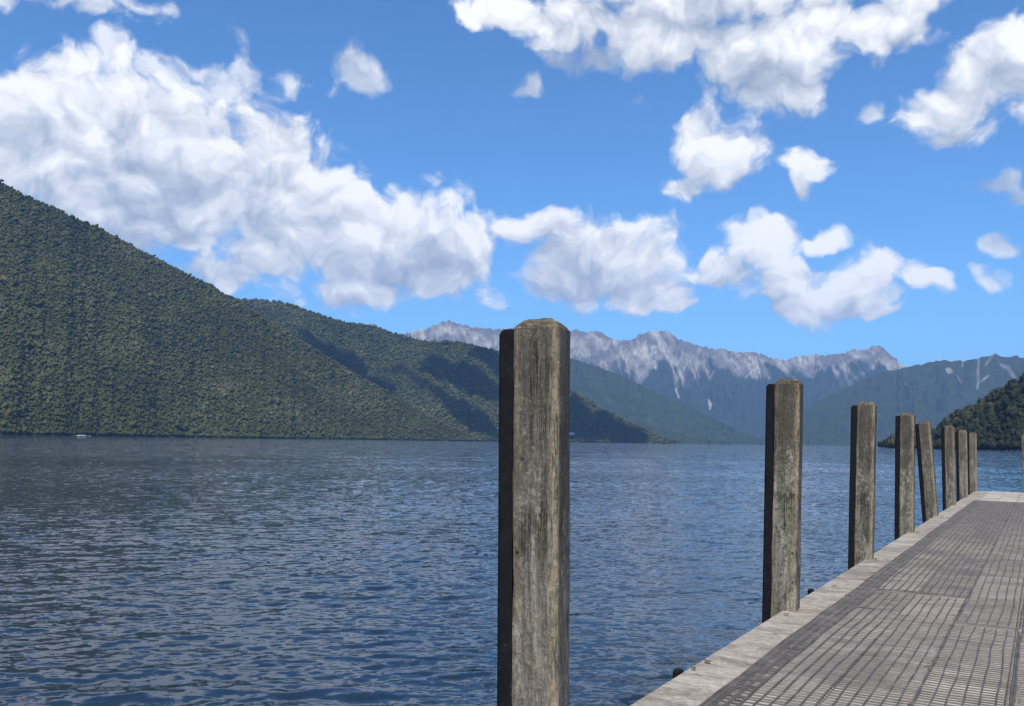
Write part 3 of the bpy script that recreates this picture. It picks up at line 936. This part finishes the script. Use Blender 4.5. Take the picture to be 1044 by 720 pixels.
def make_post(s, w, H, rz, lean, seed, label, fender=True, group='mooring posts along the jetty edge', bolts=()):
    """lean: degrees in the picture plane, positive = top to the right"""
    base = jet(s, w, DECK)
    e = empty('mooring_post', base, 0, label, 'post', group)
    V, F, dn, ar = post_mesh(H, seed)
    t = mesh_obj('timber_pile', V, F, m_post, e)
    vattr(t, 'down', np.array(dn)); vattr(t, 'arris', np.array(ar))
    vdir = math.atan2(base.x, base.y)
    rot = Matrix.Rotation(-vdir, 4, 'Z') @ Matrix.Rotation(R(lean), 4, 'Y') @ Matrix.Rotation(vdir, 4, 'Z') @ Matrix.Rotation(-TH + R(rz), 4, 'Z')
    e.rotation_euler = rot.to_euler()
    if fender:
        mb = MB()
        x1, x0, hd = -0.1145, -0.190, 0.105
        ft = H - 0.052
        zs = [-2.2, -1.0, 0.0, 0.6, 1.2, ft - 0.03]
        rows = [(z, x0) for z in zs] + [(ft - 0.012, x0 + 0.006), (ft, x0 + 0.020)]
        V = []
        for z, xo in rows:
            o_ = 0.0025 * mnoise.noise(Vector((z * 3, seed, 0)))
            V += [(x1, -hd, z), (x1, hd, z), (xo + 0.014 + o_, hd, z), (xo + o_, hd - 0.014, z), (xo + o_, -hd + 0.014, z), (xo + 0.014 + o_, -hd, z)]
        F = [(5, 4, 3, 2, 1, 0), tuple(len(V) - 6 + q for q in range(6))]
        for k in range(len(rows) - 1):
            F += [(k * 6 + i, k * 6 + (i + 1) % 6, k * 6 + 6 + (i + 1) % 6, k * 6 + 6 + i) for i in range(6)]
        mb.add(V, F)
        mb.build('rubber_fender', m_rub, e)
    for (x, z) in bolts:                       # bolt heads let into the face towards the shore
        mb = MB()
        n = 8
        ring = lambda y, r: [(x + r * math.cos(2 * PI * q / n), y, z + r * math.sin(2 * PI * q / n)) for q in range(n)]
        mb.add(ring(-0.104, 0.010) + ring(-0.1145, 0.010) + ring(-0.1165, 0.006), [(q, (q + 1) % n, n + (q + 1) % n, n + q) for q in range(n)] + [(n + q, n + (q + 1) % n, 2 * n + (q + 1) % n, 2 * n + q) for q in range(n)] + [tuple(range(2 * n, 3 * n))])
        mb.build('bolt', m_bolt, e)
    return e
PW = -2.077
make_post(3.75, -2.07, 2.09, 12, -0.5, 1, 'nearest and largest mooring post, cut off by the bottom of the picture', bolts=[(-0.062, 1.42), (-0.085, 0.98)])
make_post(POSTS[1], PW + 0.025, 2.11, 4, 1.0, 2, 'second mooring post from the front, pale lower half and dark lichen on its upper half', bolts=[(0.075, 0.52), (0.078, 0.26), (0.078, 1.05)])
make_post(POSTS[2], PW, 2.09, 2, 1.3, 3, 'third mooring post from the front, with greenish grey sides', bolts=[(0.08, 1.3)])
make_post(POSTS[3], PW, 2.09, 0, 0.8, 4, 'fourth mooring post from the front, upright just before the leaning post')
make_post(POSTS[4], PW - 0.02, 2.06, -2, -3.6, 5, 'mooring post that leans to the left, narrower and greyer than the others')
make_post(POSTS[5], PW, 2.06, 0, -0.5, 6, 'mooring post just beyond the leaning post, alone against the dark wooded point')
make_post(POSTS[6], PW, 2.02, 0, -0.3, 7, 'left post of the close pair at the far end of the jetty')
make_post(POSTS[7], PW, 2.01, 0, 0.0, 8, 'right post of the close pair, standing at the far left corner of the jetty')
make_post(S1 + 0.13, -0.50, 1.96, 0, -0.8, 9, 'brown post at the right edge of the picture, behind the far end of the jetty', fender=False)

# ------------------------------------------------------------------ leaves and litter
m_dry, g, b = mat('dry_leaf')
g.put(b.inputs['Base Color'], g.ramp(g.n('ShaderNodeObjectInfo').outputs['Random'], [(0, (0.035, 0.022, 0.014)), (0.6, (0.085, 0.05, 0.025)), (1, (0.15, 0.095, 0.05))]))
b.inputs['Roughness'].default_value = 0.8
def leaf(s, w, size, rz, seed, label, group=None):
    rg = random.Random(seed)
    n = 7
    size *= 0.75
    V, F = [], []
    for i in range(n + 1):
        t = i / n
        hw = size * 0.34 * math.sin(PI * min(1, t * 0.95 + 0.03)) ** 0.8
        zc = 0.004 + size * 0.12 * (2 * t - 1) ** 2 + 0.003 * rg.random()
        for k in (-1, 0, 1):
            V.append((hw * k, size * (t - 0.5), zc + (size * 0.09 if k else 0)))
    for i in range(n):
        for k in range(2):
            a = i * 3 + k
            F.append((a, a + 1, a + 4, a + 3))
    o = mesh_obj('dead_leaf', V, F, m_dry)
    md = o.modifiers.new('thickness', 'SOLIDIFY'); md.thickness = 0.0015
    o.location = jet(s, w, DECK + 0.004)
    o.rotation_euler = (0, 0, rz)
    o['label'] = label; o['category'] = 'leaf'
    if group: o['group'] = group
    return o
LG = 'dead leaves on the bare edge board'
leaf(5.95, -1.99, 0.075, 0.6, 1, 'curled brown dead leaf on the jetty edge beside the nearest rubber bumper', LG)
leaf(5.72, -2.01, 0.05, 2.1, 2, 'small dark dead leaf at the jetty edge in front of the curled brown leaf', LG)
leaf(9.9, -1.93, 0.07, 1.2, 3, 'dark dead leaf on the edge board just beyond the second mooring post', LG)
leaf(9.35, -1.69, 0.085, 0.3, 4, 'dead leaf caught at the netting edge beyond the second mooring post', LG)
leaf(8.0, -1.96, 0.06, 0.9, 5, 'pale dead leaf at the foot of the second mooring post', LG)
leaf(12.55, -1.92, 0.08, 2.6, 6, 'dead leaf at the foot of the third mooring post', LG)
leaf(16.9, -1.90, 0.09, 1.5, 7, 'reddish dead leaf at the foot of the fourth mooring post', LG)
leaf(21.0, -1.88, 0.08, 0.2, 8, 'dead leaf at the foot of the leaning mooring post', LG)
m_lit, g, b = mat('leaf_litter')
pos = g.n('ShaderNodeNewGeometry').outputs['Position']
g.put(b.inputs['Base Color'], g.ramp(g.noise(pos, 60, 3, 0.6), [(0.3, (0.055, 0.035, 0.018)), (0.6, (0.15, 0.10, 0.05)), (0.8, (0.27, 0.21, 0.13))]))
b.inputs['Roughness'].default_value = 0.9
rg = np.random.default_rng(5)
V, F = [], []
for k in range(1500):
    seam = rg.integers(0, 2)
    s = 3.2 + 14 * rg.random() ** 1.6
    if gnoise(np.array([s * 0.9]), np.array([seam * 5.0]), 3)[0] < -0.05: continue
    w = (-0.682 if seam == 0 else -0.185) + rg.normal(0, 0.010 if seam == 0 else 0.018)
    q = rg.standard_normal((4, 3)) * np.array([0.006, 0.010, 0.0022])
    c0 = np.array([w, s, DECK + 0.008 + 0.006 * rg.random()])
    n = len(V); V += [tuple(c0 + a) for a in q]; F += [(n, n + 1, n + 2), (n, n + 2, n + 3), (n, n + 3, n + 1), (n + 1, n + 3, n + 2)]
lit = mesh_obj('leaf_litter', V, F, m_lit)
lit.rotation_euler = (0, 0, -TH)
lit['kind'] = 'stuff'; lit['label'] = 'brown leaf litter along the seams of the netting'; lit['category'] = 'leaf litter'
# ------------------------------------------------------------------ boat by the far left shore
m_wh, g, b = mat('white_paint'); b.inputs['Base Color'].default_value = (0.48, 0.48, 0.47, 1); b.inputs['Roughness'].default_value = 0.4
m_gl, g, b = mat('dark_glass'); b.inputs['Base Color'].default_value = (0.02, 0.025, 0.03, 1); b.inputs['Roughness'].default_value = 0.1
def at_dist(px, py, D):
    d = ray(px, py); k = D / math.hypot(d[0], d[1])
    return Vector((d[0] * k, d[1] * k, EYE + d[2] * k))
bp_ = at_dist(83, 444, 1560)
boat = empty('motor_boat', (bp_.x, bp_.y, 0), -math.atan2(bp_.x, bp_.y) + 0.15, 'long low white boat on the water under the left hillside', 'boat')
V, F = [], []
Ls = np.linspace(-13.5, 13.5, 15)
for x in Ls:
    t = (x + 13.5) / 27
    hw = 2.2 * max(0.04, min(1, (1 - t) * 3.2)) ** 0.6 * (0.85 if t < 0.05 else 1)
    sh = 1.15 + 0.55 * t * t
    V += [(x, -hw * 0.55, -0.3), (x, -hw, sh), (x, -hw * 0.9, sh + 0.06), (x, hw * 0.9, sh + 0.06), (x, hw, sh), (x, hw * 0.55, -0.3)]
for i in range(14):
    for k in range(6):
        j = (k + 1) % 6
        F.append((i * 6 + k, i * 6 + j, i * 6 + 6 + j, i * 6 + 6 + k))
F += [tuple(range(6))[::-1], tuple(14 * 6 + k for k in range(6))]
mesh_obj('hull', V, F, m_wh, boat)
def loft(name, secs, m_, parent):
    V, F = [], []
    for (x, hw, z0, z1) in secs:
        V += [(x, -hw, z0), (x, -hw * 0.8, z1), (x, hw * 0.8, z1), (x, hw, z0)]
    for i in range(len(secs) - 1):
        for k in range(4):
            j = (k + 1) % 4
            F.append((i * 4 + k, i * 4 + j, i * 4 + 4 + j, i * 4 + 4 + k))
    F += [(3, 2, 1, 0), tuple(len(V) - 4 + k for k in range(4))]
    return mesh_obj(name, V, F, m_, parent)
cab = loft('cabin', [(-7.5, 1.6, 1.2, 1.7), (-3.0, 1.7, 1.25, 2.9), (2.5, 1.7, 1.3, 3.0), (7.5, 1.4, 1.4, 1.9)], m_wh, boat)
loft('cabin_window', [(-2.6, 1.69, 2.05, 2.5), (2.2, 1.69, 2.1, 2.55)], m_gl, cab)

boat.scale = (1, 1, 0.72)
# small white building on the shore of the second hill
hp = at_dist(583, 442.3, 3430)
hut = empty('white_house', hp, -math.atan2(hp.x, hp.y) + 0.1, 'small white house low on the hillside beside the nearest post', 'house')
mb = MB(); mb.box(-10, 9, -4, 4, -5, 2.2); mb.build('wall', m_wh, hut)
mb = MB()
mb.add([(-11, -5, 2.203), (10, -5, 2.203), (10, 5, 2.203), (-11, 5, 2.203), (-11, 0, 4.4), (10, 0, 4.4)], [(0, 1, 5, 4), (2, 3, 4, 5), (0, 4, 3), (1, 2, 5), (3, 2, 1, 0)])
m_rf, g, b = mat('pale_roof'); b.inputs['Base Color'].default_value = (0.62, 0.61, 0.62, 1); b.inputs['Roughness'].default_value = 0.5
mb.build('roof', m_rf, hut)
for x in (-6, -1, 4):
    mb = MB(); mb.box(x, x + 2.2, -4.06, -3.99, 0.4, 1.5); mb.build('window', m_gl, hut)

# stones along the foot of the wooded point
m_st, g, b = mat('shore_stone')
g.put(b.inputs['Base Color'], g.ramp(g.noise(g.n('ShaderNodeNewGeometry').outputs['Position'], 0.8, 3, 0.6), [(0.3, (0.10, 0.085, 0.07)), (0.7, (0.32, 0.28, 0.24))]))
rg = np.random.default_rng(12)
V, F = [], []; n = 0
P = RH['P']; k0 = np.argmax(RH['T'][0] > 0.0)
for q in range(420):
    c_ = rg.integers(0, P.shape[0] - 1)
    if gnoise(np.array([c_ / 17.0]), np.array([0.5]), 9)[0] < -0.1: continue
    w = ICO1[0] * rg.uniform(0.5, 1.5) * np.array([1.3, 1.3, 0.7]) * (1 + 0.15 * rg.standard_normal((len(ICO1[0]), 1)))
    a_ = P[c_, k0]; r_ = np.hypot(a_[0], a_[1])
    c3 = np.array([a_[0], a_[1], 0.2]) * np.array([1 - 4.5 / r_, 1 - 4.5 / r_, 1]) + rg.normal(0, 2.0, 3) * np.array([1, 1, 0.1])
    V.append(w + c3); F.append(ICO1[1] + n); n += len(w)
o = mesh_obj('shore_stones', np.concatenate(V), np.concatenate(F), m_st)
o['kind'] = 'stuff'; o['label'] = 'pale stones at the foot of the wooded point'; o['category'] = 'stones'

# ------------------------------------------------------------------ unseen cumulus overhead, added and shaped to cast shadows on the second hill
m_cl = bpy.data.materials.new('cloud_vapour'); m_cl.use_nodes = True; m_cl.node_tree.nodes.clear()
g = NT(m_cl.node_tree)
o_ = g.n('ShaderNodeOutputMaterial'); pv = g.n('ShaderNodeVolumePrincipled')
pv.inputs['Color'].default_value = (1, 1, 1, 1); pv.inputs['Density'].default_value = 0.05
m_cl.node_tree.links.new(pv.outputs[0], o_.inputs['Volume'])
def hit(h, px, py):
    X, Y = project(h['P'])
    ok = h['T'] < 1.0
    d = np.where(ok, (X - px) ** 2 + (Y - py) ** 2, 1e9)
    return h['P'].reshape(-1, 3)[np.argmin(d)]
def cloud(chain, seed):
    """puffs along a chain of (x, y, radius in metres) on the second hill, lifted up the sun's ray"""
    V, F = [], []
    rg = np.random.default_rng(seed)
    n = 0
    fine_chain = []
    for (x0, y0, r0), (x1, y1, r1) in zip(chain[:-1], chain[1:]):
        fine_chain += [(x0 + (x1 - x0) * q, y0 + (y1 - y0) * q, r0 + (r1 - r0) * q) for q in (0, 0.33, 0.67)]
    for (px, py, r) in fine_chain + [chain[-1]]:
        p = hit(L2, px, py)
        t = (2150 - p[2]) / sd.z
        c = p + np.array(sd) * t
        v, f = ICO2
        w = v * np.array([r, r, 0.55 * r]) * (1 + 0.10 * rg.standard_normal((len(v), 1)))
        V.append(w + c); F.append(f + n); n += len(v)
    o = mesh_obj('cloud', np.concatenate(V), np.concatenate(F), m_cl)
    o['kind'] = 'stuff'
    o['label'] = 'small unseen cumulus cloud, placed to cast its shadow on the second hill'
cloud([(312,354,55),(330,362,70),(350,376,75),(372,390,70),(392,402,55)], 1)
cloud([(440,378,55),(455,380,85),(475,386,85),(495,396,80)], 2)
cloud([(492,362,60),(505,370,80),(515,380,80)], 3)
cloud([(405,376,30),(425,388,32),(448,402,40),(470,418,65),(488,430,80)], 4)
cloud([(560,415,110),(580,425,120),(600,434,110),(620,440,100),(645,446,80)], 5)
cloud([(570,440,90),(600,447,80)], 6)
